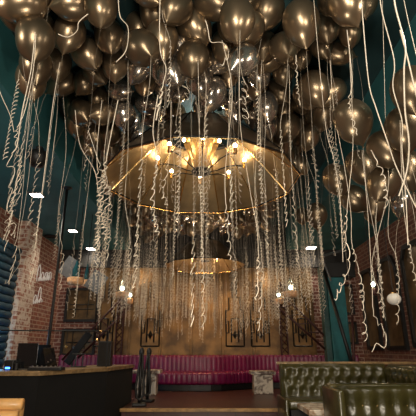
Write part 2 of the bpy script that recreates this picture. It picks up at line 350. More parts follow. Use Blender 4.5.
# ------------------------------------------------------------ chandelier
def chandelier(label):
    t = empty('chandelier', (0, 0, 0), label, 'chandelier', 'bronze cone chandeliers'); N = 12; R, r0, rise = 1.40, .58, .80
    def ring(rad, z, off=.5): return [Vector((rad*math.cos(2*PI*(k+off)/N), rad*math.sin(2*PI*(k+off)/N), z)) for k in range(N)]
    o1 = ring(R, 0); om = ring((R+r0)/2+.05, rise*.47); o2 = ring(r0, rise)
    for k in range(N):
        j = (k+1) % N; b = B(); rows = []
        for rr in (o1, om, o2):
            out = Vector((math.cos(2*PI*(k+1)/N), math.sin(2*PI*(k+1)/N), .9)).normalized()*.012
            rows.append(([b.verts.new(rr[k]), b.verts.new(rr[j])], [b.verts.new(rr[k]+out), b.verts.new(rr[j]+out)]))
        for (a1, c1), (a2, c2) in zip(rows, rows[1:]):
            b.faces.new((a1[0], a1[1], a2[1], a2[0])); b.faces.new((c1[1], c1[0], c2[0], c2[1]))
            b.faces.new((a1[0], a2[0], c2[0], c1[0])); b.faces.new((a1[1], c1[1], c2[1], a2[1]))
        for q in (0, 2): p_, r_ = rows[q]; b.faces.new((p_[0], p_[1], r_[1], r_[0]))
        bmesh.ops.recalc_face_normals(b, faces=b.faces)
        sp = link('shade_panel', b, 'goldp', t); sp.data.materials.append(M['shade_out'])
        for f in sp.data.polygons: f.material_index = 1 if f.normal.z > .3 else 0
    b = B(); tube(b, o1+[o1[0], o1[1]], .016, 6); link('outer_rim', b, 'blackm', t)
    b = B(); tube(b, [p+Vector((0, 0, -.02)) for p in o1+[o1[0], o1[1]]], .0075, 5); link('rim_trim', b, 'brass', t)
    b = B(); tube(b, o2+[o2[0], o2[1]], .022, 6); link('top_ring', b, 'blackm', t)
    for k in range(N): link('seam', tube(B(), [o1[k]*.995, om[k]*.995, o2[k]*.995], .011, 4), 'brass', t)
    for k in range(N): link('outer_hip', tube(B(), [o1[k]*1.006+Vector((0, 0, .02)), om[k]*1.01+Vector((0, 0, .02)), o2[k]*1.015+Vector((0, 0, .02))], .008, 4), 'blackm', t)
    for k in range(N):
        a = 2*PI*(k+.5)/N; link('spoke', tube(B(), [(r0*math.cos(a), r0*math.sin(a), rise), (.06*math.cos(a), .06*math.sin(a), rise+.05)], .009, 5), 'blackm', t)
    b = B(); NS = 24; rows = []
    for q in range(8):
        u = q/7; rad = .085+.215*u; z = .19+.58*u
        rows.append([b.verts.new(((rad*(1+.07*(k % 2)))*math.cos(2*PI*k/NS), (rad*(1+.07*(k % 2)))*math.sin(2*PI*k/NS), z)) for k in range(NS)])
    for a_, c_ in zip(rows, rows[1:]):
        for k in range(NS): b.faces.new((a_[k], a_[(k+1) % NS], c_[(k+1) % NS], c_[k]))
    link('trumpet_stem', b, 'gold', t)
    link('hub', lathe(B(), [(.03, .13), (.13, .145), (.145, .165), (.13, .195), (.05, .205)], 24), 'blackm', t, True)
    link('hanging_rod', tube(B(), [(0, 0, .2), (0, 0, 1.2 if True else 0)], .012, 8), 'blackm', t)
    for k in range(8):
        a = 2*PI*k/8+PI/2; ca, sa = math.cos(a), math.sin(a); ra = .64
        pts = [(ca*x, sa*x, z) for x, z in ((.1, .165), (.22, .19), (.38, .26), (.52, .28), (ra, .27))]
        arm = link('arm', tube(B(), pts, .009, 6), 'blackm', t, True)
        link('candle_socket', lathe(B(), [(.018, .24), (.024, .245), (.024, .335), (.016, .34)], 12, (ca*ra, sa*ra, 0)), 'brass', arm)
        link('bulb', ball(B(), (ca*ra, sa*ra, .37), .026, (1, 1, 1.25)), 'bulb', arm, True)
    for k in range(3):
        a = 2*PI*k/3+PI/2; arm = link('inner_arm', tube(B(), [(0, 0, .6), (.3*math.cos(a), .3*math.sin(a), .56)], .007, 5), 'blackm', t)
        link('bulb', ball(B(), (.3*math.cos(a), .3*math.sin(a), .60), .024, (1, 1, 1.2)), 'bulb', arm, True)
    return t
ch = chandelier('large twelve-sided bronze cone chandelier with lit candle bulbs under the balloons')
def place_ch(o, d, Z, s, tilt, lp):
    light('POINT', (-.1*s, d+.1, CAMZ+Z+.87*s), lp*3, (1, .93, .84), .05)   # added light over the shade's open top, brightening the balloons above
    o.location = (-.1*s, d, CAMZ+Z); o.rotation_euler = (tilt, 0, .05); o.scale = (s, s, s)
    mt = Matrix.LocRotScale(o.location, o.rotation_euler, o.scale)
    for k in range(8):
        a = 2*PI*k/8+PI/2; p = mt @ Vector((math.cos(a)*.64, math.sin(a)*.64, .37))
        light('POINT', p, lp, WARM, .035)
    for k in range(3):
        a = 2*PI*k/3+PI/2; light('POINT', mt @ Vector((.3*math.cos(a), .3*math.sin(a), .6)), lp*.25, WARM, .03)
TILT = 0
place_ch(ch, 5.5, 2.3, 1, TILT, 8)
ch2 = copytree(ch); ch2['label'] = 'smaller looking far bronze cone chandelier hanging before the gilded wall'
place_ch(ch2, 10.1, 1.98, .71, TILT, 2.2)
for c in ch2.children:
    if c.name.startswith('hanging_rod'): c.data = c.data.copy(); [setattr(v, 'co', Vector((v.co.x, v.co.y, 2.15))) for v in c.data.vertices if v.co.z > 1]

# ------------------------------------------------------------ seating
def sweep(path, prof, ch_len, bulge, per=6, taper=None):
    """sweep a profile (offset, z) along a path in plan with channel tufts"""
    bm = B(); P = [Vector((*p, 0)) for p in path]; L = [0]
    for a, c in zip(P, P[1:]): L.append(L[-1]+(c-a).length)
    nch = max(1, round(L[-1]/ch_len)); n = nch*per; rows = []
    def pos(s):
        for i in range(len(P)-1):
            if s <= L[i+1]+1e-9 or i == len(P)-2:
                u = (s-L[i])/(L[i+1]-L[i]); return P[i].lerp(P[i+1], u)
    ctr = Vector((sum(o for o, z in prof)/len(prof), sum(z for o, z in prof)/len(prof)))
    for k in range(n+1):
        s = L[-1]*k/n; p = pos(s); q = pos(min(L[-1], s+.12))-pos(max(0, s-.12)); q.normalize(); nr = Vector((q.y, -q.x, 0))
        g = (abs(math.sin(PI*k/per))**.6-1)*bulge; row = []
        for o, z in prof:
            v = Vector((o, z))-ctr; v.normalize(); row.append(bm.verts.new(p+nr*(o+v.x*g)+Vector((0, 0, z+v.y*g))))
        rows.append(row)
    m = len(prof)
    for a, c in zip(rows, rows[1:]):
        for i in range(m): bm.faces.new((a[i], a[(i+1) % m], c[(i+1) % m], c[i]))
    bm.faces.new(rows[0]); bm.faces.new(rows[-1][::-1]); bmesh.ops.recalc_face_normals(bm, faces=bm.faces); return bm
def roundprof(o0, o1, z0, z1, r=.05, n=3):
    out = []
    for cx, cz, a0 in ((o1-r, z1-r, 0), (o0+r, z1-r, 90), (o0+r, z0+r, 180), (o1-r, z0+r, 270)):
        for k in range(n+1):
            a = math.radians(a0+90*k/n); out.append((cx+r*math.cos(a), cz+r*math.sin(a)))
    return out
def smoothpath(pts, n=8):
    out = []
    for i in range(len(pts)-1):
        p0, p1, p2, p3 = (Vector(pts[max(0, min(len(pts)-1, j))]) for j in (i-1, i, i+1, i+2))
        for k in range(n):
            u = k/n; out.append(tuple(.5*((2*p1)+(p2-p0)*u+(2*p0-5*p1+4*p2-p3)*u*u+(3*p1-p0-3*p2+p3)*u**3)))
    out.append(pts[-1]); return out
bp = smoothpath([(-3.9, 11.5), (-2.7, 11.6), (-1.9, 11.45), (-1.1, 11.35), (0, 11.3), (.7, 11.5), (1.6, 11.7), (2.9, 11.6), (3.9, 11.3)])
sp_ = smoothpath([(-3.9, 11.35), (-2.7, 11.4), (-1.9, 11.15), (-1.1, 10.75), (0, 10.62), (.65, 11.0), (1.3, 11.3), (2.9, 11.3), (3.9, 11.1)])
t = empty('curved_banquette', (0, 11.3, PZ), 'long magenta channel-tufted curved banquette along the gilded wall', 'sofa')
local(t, link('backrest', sweep(bp, roundprof(-.1, .13, PZ+.1, PZ+.79, .06), .115, .022), 'magenta', t, True))
local(t, link('seat', sweep(sp_, roundprof(-.5, .3, PZ+.14, PZ+.41, .06), .115, .016), 'magenta', t, True))
local(t, link('plinth', sweep(sp_, roundprof(-.5, .2, PZ+.0, PZ+.15, .01, 1), .4, 0, 2), 'black', t))

def tufted(w, h, nx, nz, A=.035, single=False, res=6):
    """button tufted pad facing -y; origin lower left; returns mesh and button spots"""
    bt = []
    for j in range(nz):
        for i in range(nx+(j % 2 == 0)):
            x = (i+(.5 if j % 2 else 0))*w/nx; z = h*(j+.6)/(nz+.25)
            if .02 < x < w-.02: bt.append((x, z))
    bm = B(); NX = nx*res*1; NZ = 14 if nz < 3 else nz*6; rows = []
    for q in range(NZ+1):
        z = h*q/NZ; row = []
        for k in range(NX+1):
            x = w*k/NX; dmin = min(math.hypot((x-a), (z-c)*.9) for a, c in bt)
            g = A*(1-math.exp(-(dmin/(w/nx*.33))**2))
            # pleats from buttons upward / diagonal
            f = (x/(w/nx)); pl = abs(math.sin(PI*f)) if single else 1
            e = min(1, (h-z)/.05)*min(1, x/.04)*min(1, (w-x)/.04); g = g*(.65+.35*pl)
            row.append(bm.verts.new((x, -(g+.02)*max(e, 0)**.5, z)))
        rows.append(row)
    for a, c in zip(rows, rows[1:]):
        for k in range(NX): bm.faces.new((a[k], a[k+1], c[k+1], c[k]))
    return bm, bt
def booth(t, x0, x1, y, z0, zt, zs, depth, nx, nz, btn, rz=0, A=.04, single=False):
    """backrest shell, tufted pad, seat, base in world space under Empty t (at x0,y,0, rotated rz)"""
    w = x1-x0
    link('backrest', box(B(), (0, 0, zs-.05), (w, .16, zt), .03), 'green', t, True)
    pad, bt = tufted(w-.04, zt-zs-.02, nx, nz, A, single); o = link('tufted_pad', pad, 'green', t, True); o.location = (.02, .005, zs)
    for a, c in bt:
        if c < zt-zs-.04: link('button', ball(B(), (a+.02, -.012, zs+c), .011 if btn == 'brass' else .008, (1, .6, 1), 8), btn, t, True)
    link('seat', box(B(), (0, -depth, zs-.13), (w, .02, zs), .035), 'green', t, True)
    link('base', box(B(), (.04, -depth+.08, 0), (w-.02, .1, zs-.13)), 'black', t)
# front booth
tf = empty('tufted_booth', (1.42, 5.22, 0), 'nearest olive leather booth with one row of brass buttons, lower right', 'booth')
booth(tf, 1.42, 3.34, 5.22, 0, .925, .5, .55, 11, 1, 'brass', single=True, A=.045)
link('end_panel', box(B(), (-.05, -.5, 0), (.02, .17, .9), .02), 'green', tf, True)
# rear booth, L shaped
tr = empty('tufted_booth', (1.17, 7.15, 0), 'olive leather corner booth with deep diamond tufting before the tiled platform', 'booth')
booth(tr, 1.17, 2.9, 7.15, 0, 1.085, .61, .62, 10, 3, 'green', A=.05)
link('end_panel', box(B(), (-.05, -.62, 0), (0, .16, .62), .015), 'green', tr, True)
wing = empty('tufted_booth_wing', (0, 0, 0), 'x', 'x'); del wing['label'], wing['category']; wing.parent = tr; wing.location = (1.72, -.02, 0); wing.rotation_euler = (0, 0, -PI/2+.04); wing.name = 'corner_wing'
link('wing_backrest', box(B(), (0.02, 0, .56), (1.6, .14, 1.085), .03), 'green', wing, True)
pad, bt = tufted(1.56, .45, 9, 3, .05); o = link('wing_pad', pad, 'green', wing, True); o.location = (.02, .005, .61)
link('wing_seat', box(B(), (0, -.45, .48), (1.6, .02, .6), .03), 'green', wing, True)
link('wing_base', box(B(), (.04, -.4, 0), (1.55, .1, .48)), 'black', wing)
t = empty('wooden_rail', (1.15, 7.34, 0), 'thin wooden rail running behind the olive corner booth', 'rail')
link('rail_top', box(B(), (0, 0, 1.07), (2.75, .045, 1.115), .008), 'wood', t)
for x in (.06, 2.6): link('post', box(B(), (x, .01, 0), (x+.05, .04, 1.07)), 'black', t)
# tan booth bottom left
t = empty('tan_booth', (-2.9, 4.1, 0), 'tan leather bench back with two horizontal rolls, lower left corner', 'booth')
zt = CAMZ-.425
link('backrest', box(B(), (0, .03, .3), (1.18, .16, zt-.04), .02), 'tan', t, True)
link('roll', tube(B(), [(0, .04, zt-.045), (.3, .035, zt-.043), (.8, .038, zt-.045), (1.2, .04, zt-.045)], .05, 14), 'tan', t, True)
link('roll', tube(B(), [(0, .01, zt-.145), (.6, .008, zt-.145), (1.18, .01, zt-.145)], .05, 14), 'tan', t, True)
link('roll', tube(B(), [(0, .0, zt-.245), (.6, 0, zt-.245), (1.18, 0, zt-.245)], .05, 14), 'tan', t, True)
link('seat', box(B(), (0, -.5, .3), (1.18, .05, .45), .03), 'tan', t, True); link('base', box(B(), (.03, -.42, 0), (1.15, .1, .3)), 'black', t)

# tables
def table(x, y, z0, w, dp, h, label, bw=.6, yaw=0.):
    t = empty('marble_table', (x, y, z0), label, 'table', None, yaw)
    link('tabletop', box(B(), (-w/2, -dp/2, h-.07), (w/2, dp/2, h), .01), 'marble', t)
    link('pedestal', box(B(), (-w*bw/2, -dp*bw/2, .0), (w*bw/2, dp*bw/2, h-.07), .01), 'marble', t)
    return t
p = at(264, 394, w=8.9); table(p.x, p.y+.2, PZ, .55, .5, .47, 'low brown marble table on platform right of the curved sofa', .76)
p = at(144, 397, w=8.6); table(p.x+.02, p.y+.25, PZ, .6, .5, .5, 'low brown marble table behind the two black rope stanchions', .72)
p = at(297, 403, w=5.85); tt = table(p.x+.45, p.y-.36, 0, .9, .72, p.z, 'pale marble table between the two olive booths', .4, 0)
for c in tt.children:
    if c.name.startswith('tabletop'): c.data.materials[0] = marble_mat('pale_marble'); e = [n for n in c.data.materials[0].node_tree.nodes if n.type == 'VALTORGB'][0].color_ramp.elements; e[0].color = (.35, .22, .13, 1); e[1].color = (.8, .72, .6, 1)

# stanchions with ropes folded down
def stanchion(px, py, rz, label, lean=0):
    p = at(px, py, w=1); r = p-Vector((0, 0, CAMZ)); p = Vector((0, 0, CAMZ))+r*((PZ-CAMZ)/r.z)
    t = empty('rope_stanchion', p, label, 'stanchion', None, rz)
    link('base', box(B(), (-.12, -.1, 0), (.12, .1, .05), .015), 'black', t)
    link('post', tube(B(), [(0, 0, .04), (0, 0, .86)], lambda u: .032-.008*u, 10), 'black', t, True)
    link('top_knob', lathe(B(), [(.012, .78), (.042, .83), (.048, .89), (.03, .94), (.005, .955)], 14), 'black', t, True)
    link('rope', tube(B(), [(-.01, -.04, .84), (-.035, -.05, .6), (-.075, -.05, .3), (-.05, -.05, .14), (0, -.05, .1), (.06, -.05, .16), (.065, -.05, .32), (.035, -.05, .6), (.015, -.04, .84)], .021, 8), 'black', t, True)
    link('clip', box(B(), (-.02, -.05, .8), (.02, -.02, .84), .004), 'brass', t)
stanchion(139, 406, .15, 'left black rope stanchion at the platform edge'); stanchion(147, 402, -.2, 'right black rope stanchion just behind its twin at the platform edge')

# ------------------------------------------------------------ black counter, left
fr = [(-4.28, 5.98), (-2.3, 6.05), (-1.66, 7.4), (-1.48, 8.85), (-2.2, 8.85), (-2.35, 7.5), (-2.8, 6.75), (-4.28, 6.7)]
CZ = CAMZ-.278
t = empty('bar_counter', (-2.8, 6.4, 0), 'black counter with worn wooden top carrying laptops, lower left', 'counter')
local(t, link('front', prism(B(), [(x+(.03 if i in (1, 2, 3) else 0)*-1, y+(.04 if i in (0, 1) else 0)) for i, (x, y) in enumerate(fr)], 0, CZ-.055), 'cloth', t))
local(t, link('worktop', prism(B(), fr, CZ-.055, CZ), 'wood', t))
def oncounter(px, d): p = at(px, 362, d); return Vector((p.x, d, CZ))
def laptop(px, d, w, h, rz, tilt, label, name='laptop'):
    t = empty(name, oncounter(px, d), label, 'laptop', None, rz)
    link('keyboard', box(B(), (-w/2, -.02, 0), (w/2, w*.62, .018), .004), 'steel', t)
    o = link('lid', box(B(), (-w/2, -.006, 0), (w/2, .006, h), .004), 'screen', t); o.location = (0, 0, .016); o.rotation_euler = (tilt, 0, 0)
    b = B()
    for k in range(2): box(b, (-w*.25+k*w*.28, -.009, h*(.3+k*.1)), (-w*.13+k*w*.28, -.006, h*(.36+k*.1)))
    return t, b, o
t, b, o = laptop(26.5, 6.5, .30, .36, .05, .05, 'tall black monitor, leftmost large screen on the counter', 'monitor'); b.free(); t['category'] = 'monitor'
t, b, o = laptop(42, 6.75, .24, .34, -.05, .05, 'black screen just right of the tall monitor on the counter'); b.free()
t, b, o = laptop(52.5, 6.62, .25, .31, -.55, .35, 'open black laptop with pale streaks, beside the black pole'); link('highlight_strip', b, 'steel', o)
t = empty('mixing_deck', oncounter(50, 6.32), 'low silver and black control deck lying before the laptops', 'mixer')
link('body', box(B(), (-.28, -.09, 0), (.2, .09, .045), .008), 'black', t)
for k in range(7): link('knob', lathe(B(), [(.014, .045), (.014, .062), (.008, .064)], 10, (-.24+k*.065, .0, 0)), 'steel', t)
link('fader_plate', box(B(), (-.26, -.07, .045), (.18, -.03, .052)), 'steel', t)
t = empty('small_speaker', oncounter(10.5, 6.4), 'small black box lit blue at the left end of the counter', 'speaker')
link('body', box(B(), (-.06, -.06, 0), (.07, .06, .14), .012), 'black', t); link('cup', lathe(B(), [(.03, 0), (.034, .1), (.03, .1)], 12, (.11, -.03, 0)), 'black', t)
link('blue_lamp', box(B(), (-.035, -.064, .02), (.03, -.058, .045)), 'blue', t)
t = empty('laptop_stand', oncounter(79, 7.5), 'small black T-shaped stand on the counter between laptop and speaker', 'stand')
link('top', box(B(), (-.12, -.05, .2), (.12, .05, .225), .006), 'black', t)
for s in (-.06, .06): link('leg', tube(B(), [(s, 0, 0), (s, 0, .2)], .013, 8), 'black', t)
link('foot', box(B(), (-.12, -.06, 0), (.12, .06, .018), .005), 'black', t)
t = empty('counter_speaker', oncounter(104.5, 7.9), 'black upright loudspeaker on the right end of the counter', 'speaker')
link('cabinet', box(B(), (-.12, -.08, 0), (.12, .1, .43), .01), 'black', t); link('grille', box(B(), (-.1, -.088, .02), (.1, -.078, .41), .004), 'blackm', t)
t = empty('equipment_rack', (at(80, 330, 8.4).x, 8.4, CZ-.1), 'tilted black floodlight panel on a stand behind the counter', 'light panel')
o = link('panel', box(B(), (-.07, -.03, -.02), (.07, .03, .66), .012), 'cloth', t); o.rotation_euler = (0, .6, 0); o.location = (-.18, 0, .15)
link('stand', tube(B(), [(-.1, .03, -.93+CZ*0), (-.1, .03, .45)], .02, 8), 'black', t)
# pole and rail
t = empty('black_pole', (at(46.5, 366, 6.9).x-.03, 6.95, 0), 'tall black pole rising from the counter to the left soffit', 'pole')
link('shaft', tube(B(), [(0, 0, 0), (0, 0, Z1)], .024, 10), 'black', t, True); link('collar', lathe(B(), [(.04, CZ), (.07, CZ+.005), (.07, CZ+.03), (.04, CZ+.05)], 14), 'black', t)
link('ceiling_flange', lathe(B(), [(.04, Z1-.04), (.09, Z1-.01), (.09, Z1)], 14), 'black', t)
z = at(60, 330, 7.0).z
t = empty('thin_rail', (-2.6, 7.0, z), 'thin black horizontal rail above the laptops with small gold lights', 'rail')
local(t, link('bar', tube(B(), [(-4.28, 7.0, z), (-1.72, 7.4, z)], .012, 6), 'black', t)); local(t, link('post', tube(B(), [(-1.72, 7.4, z), (-1.72, 7.42, CZ)], .009, 6), 'black', t))
for px, py in ((101, 331), (97, 340), (66, 347)):  # brass balls on added rods stand for little gold lights
    p = at(px, py, 7.0); local(t, link('ball_tip', ball(B(), p, .02, (1.3, 1, 1)), 'brass', t, True))
    if py > 332: local(t, link('light_rod', tube(B(), [p, (p.x, 7.0, z)], .004, 5), 'black', t))

# ------------------------------------------------------------ hanging lamps
def pendant(px, py, d, bw, label, lit=True, flaps=False, bm_='lamw'):
    p = at(px, py, d); t = empty('pendant_lamp', p, label, 'lamp', 'pendant lamps by the gilded wall')
    link('wooden_base', lathe(B(), [(bw*.4, -.07), (bw*.5, -.03), (bw*.5, .05), (bw*.44, .06)], 16), bm_, t)
    link('glass_shade', lathe(B(), [(bw*.2, .06), (bw*.24, .1), (bw*.24, .22), (bw*.12, .32), (bw*.06, .4)], 16, close=False), 'tglass' if not lit else 'glass', t, True)
    if lit: link('bulb', ball(B(), (0, 0, .15), .035, (1, 1, 1.3)), 'led', t, True); light('POINT', p+Vector((0, -.05, .15)), 4, WARM, .06)
    top = Z1 if abs(p.x) > XS else Z2
    link('cord', tube(B(), [(0, 0, .3), (0, 0, top-p.z)], .007, 6), 'black', t)
    if flaps:
        for s in (-1, 1):
            b = B(); prism(b, [(s*.1, -.012), (s*.42, .0), (s*.42, .012), (s*.1, .0)], 0, .38); o = link('flap', b, 'grey', t); o.rotation_euler = (0, .55, 0); o.location = (s*.05, .1, -.02)
pendant(75.5, 281, 7.9, .32, 'large pendant with wide orange wood base and teal glass between grey flaps', False, True)
pendant(86, 283, 8.5, .2, 'small wood-based pendant touching the flapped one', False)
pendant(122, 295, 9.6, .34, 'lit pendant with orange wood base, upper of the left pair', True)
pendant(130, 301, 10.6, .16, 'small lit pendant, lower right of the left pair', True)
pendant(291, 294, 9.6, .34, 'lit pendant with orange wood base right of the lattice column', True)
pendant(279, 301, 10.6, .24, 'lit pendant just left of the larger right-hand pendant', True)
pendant(374, 292, 8.2, .14, 'small lit pendant in front of the corner mirror', True, False, 'rust')
p = at(394, 299, 6.4); t = empty('globe_lamp', p, 'white ribbed globe lamp with brass cap before the right mirrors', 'lamp')
b = B(); NS = 36; rows = []
for q in range(13):
    a = PI*(q+.3)/12.6; rows.append([b.verts.new((.1*math.sin(a)*(1+.03*math.cos(12*2*PI*k/NS))*math.cos(2*PI*k/NS), .1*math.sin(a)*(1+.03*math.cos(12*2*PI*k/NS))*math.sin(2*PI*k/NS), .088*math.cos(a))) for k in range(NS)])
for a_, c_ in zip(rows, rows[1:]):
    for k in range(NS): b.faces.new((a_[k], c_[k], c_[(k+1) % NS], a_[(k+1) % NS]))
link('globe', b, 'white', t, True); link('cap', lathe(B(), [(.05, .08), (.055, .1), (.03, .105)], 16), 'brass', t)
link('cord', tube(B(), [(0, 0, .1), (0, 0, Z1-p.z)], .006, 6), 'black', t)

# ------------------------------------------------------------ balloons
BR = .165
def balloon_mesh(kind):
    bm = B(); seg = 28
    prof = []
    for k in range(15):
        a = PI*.5-(PI*.5+1.15)*k/14      # top to flank
        r = math.cos(a); z = math.sin(a)*1.12 if a > 0 else math.sin(a)*1.36
        prof.append((r, z))
    rL, zL = prof[-1]
    prof += [(rL*.68, zL-.12), (rL*.38, zL-.22), (rL*.18, zL-.29), (.045, zL-.34)]
    lathe(bm, [(r*BR, z*BR) for r, z in prof], seg)
    for v in bm.verts:
        if kind: v.co.x += .006*math.sin(v.co.z*20+kind*2); v.co.y *= 1-.03*kind
    bmesh.ops.recalc_face_normals(bm, faces=bm.faces)
    me = bpy.data.meshes.new('balloon'); bm.to_mesh(me); bm.free()
    for p in me.polygons: p.use_smooth = True
    return me, (zL-.34)*BR
meshes = {}; KZ = 0
for mn in ('bronze', 'bronze2', 'silver'):
    for kd in (0, 1):
        me, KZ = balloon_mesh(kd); me.materials.append(M[mn]); meshes[mn, kd] = me
kb = B(); lathe(kb, [(.006, .012), (.009, .004), (.004, 0), (.012, -.012), (.014, -.016)], 10)
knot_me = bpy.data.meshes.new('knot'); kb.to_mesh(knot_me); kb.free(); knot_me.materials.append(M['bronze2'])
def curlpath(L, straight, R, pitch, seed, drift=.06):
    rnd = random.Random(seed); pts = []; x = y = 0; ph = rnd.random()*6; n1 = 14
    dx, dy = rnd.uniform(-drift, drift), rnd.uniform(-drift, drift)
    for k in range(n1+1):
        u = k/n1; z = -L*straight*u; pts.append(Vector((dx*u+.012*math.sin(5*u+ph)*min(1, u*3), dy*u+.012*math.cos(4*u+ph)*min(1, u*3), z)))
    base = pts[-1].copy(); Lc = L*(1-straight); turns = Lc/pitch; n2 = int(turns*8)+2; d = rnd.choice((-1, 1))
    for k in range(1, n2+1):
        u = k/n2; a = d*2*PI*turns*u; rr = R*min(1, u*turns*.8)*(1+.35*math.sin(u*9+ph)); 
        pts.append(base+Vector((rr*math.sin(a), rr*(1-math.cos(a))*.9, -Lc*u+.3*pitch*math.sin(a))))
    return pts
ribmeshes = {}; riblen = {}
for k in range(26):
    far = k >= 13; rnd = random.Random(k+100)
    L = rnd.uniform(1.1, 2.5) if not far else rnd.uniform(2.3, 3.3)
    riblen[k] = L
    bm = tube(B(), curlpath(L, rnd.uniform(.55, .85) if not far else rnd.uniform(.45, .75), rnd.uniform(.008, .017), rnd.uniform(.045, .09), k), .0019 if not far else (lambda u: .0012+.0022*min(1, max(0, u*4-.8))), 4, True, .5)
    me = bpy.data.meshes.new('ribbon'); bm.to_mesh(me); bm.free(); me.materials.append(M['ribbon'] if k % 3 else M['ribbon2']); ribmeshes[k] = me
for k in range(8):     # short stubs for small ones
    rnd = random.Random(k+300); bm = tube(B(), curlpath(rnd.uniform(.5, 1.2), .6, rnd.uniform(.015, .03), .07, k+50), .0022, 4, True, .5)
    me = bpy.data.meshes.new('ribbon'); bm.to_mesh(me); bm.free(); me.materials.append(M['ribbon']); ribmeshes[100+k] = me
placed = []; OBS = []
def add_balloon(p, s, roll, pitch, yaw, mk, label, group, rib):
    q = len(placed); o = bpy.data.objects.new('balloon', meshes[mk, q % 2]); COL.objects.link(o)
    o.location = p; o.rotation_euler = (pitch, roll, yaw); o.scale = (s, s, s*random.uniform(.97, 1.1)); tag(o, label, 'balloon', group)
    R = o.rotation_euler.to_matrix(); kp = Vector(p)+R @ Vector((0, 0, KZ*o.scale.z))
    kn = bpy.data.objects.new('knot', knot_me); COL.objects.link(kn); kn.parent = o; kn.location = (0, 0, KZ)
    if rib is not None and rib < 100:
        ok = [k for k in (range(13) if rib < 13 else range(13, 26)) if kp.z-riblen[k] > CAMZ+.12+abs(p[0])*.1]
        rib = random.choice(ok) if ok else 100+random.randrange(8)
    if rib is not None:
        rb = bpy.data.objects.new('ribbon', ribmeshes[rib]); COL.objects.link(rb); rb.parent = o
        mw = Matrix.LocRotScale(o.location, o.rotation_euler, o.scale)
        rb.matrix_parent_inverse = mw.inverted(); rb.location = kp; rb.rotation_euler = (0, 0, random.random()*6.28)
    placed.append((Vector(p), BR*s)); OBS.append((o, kp, rib)); return o
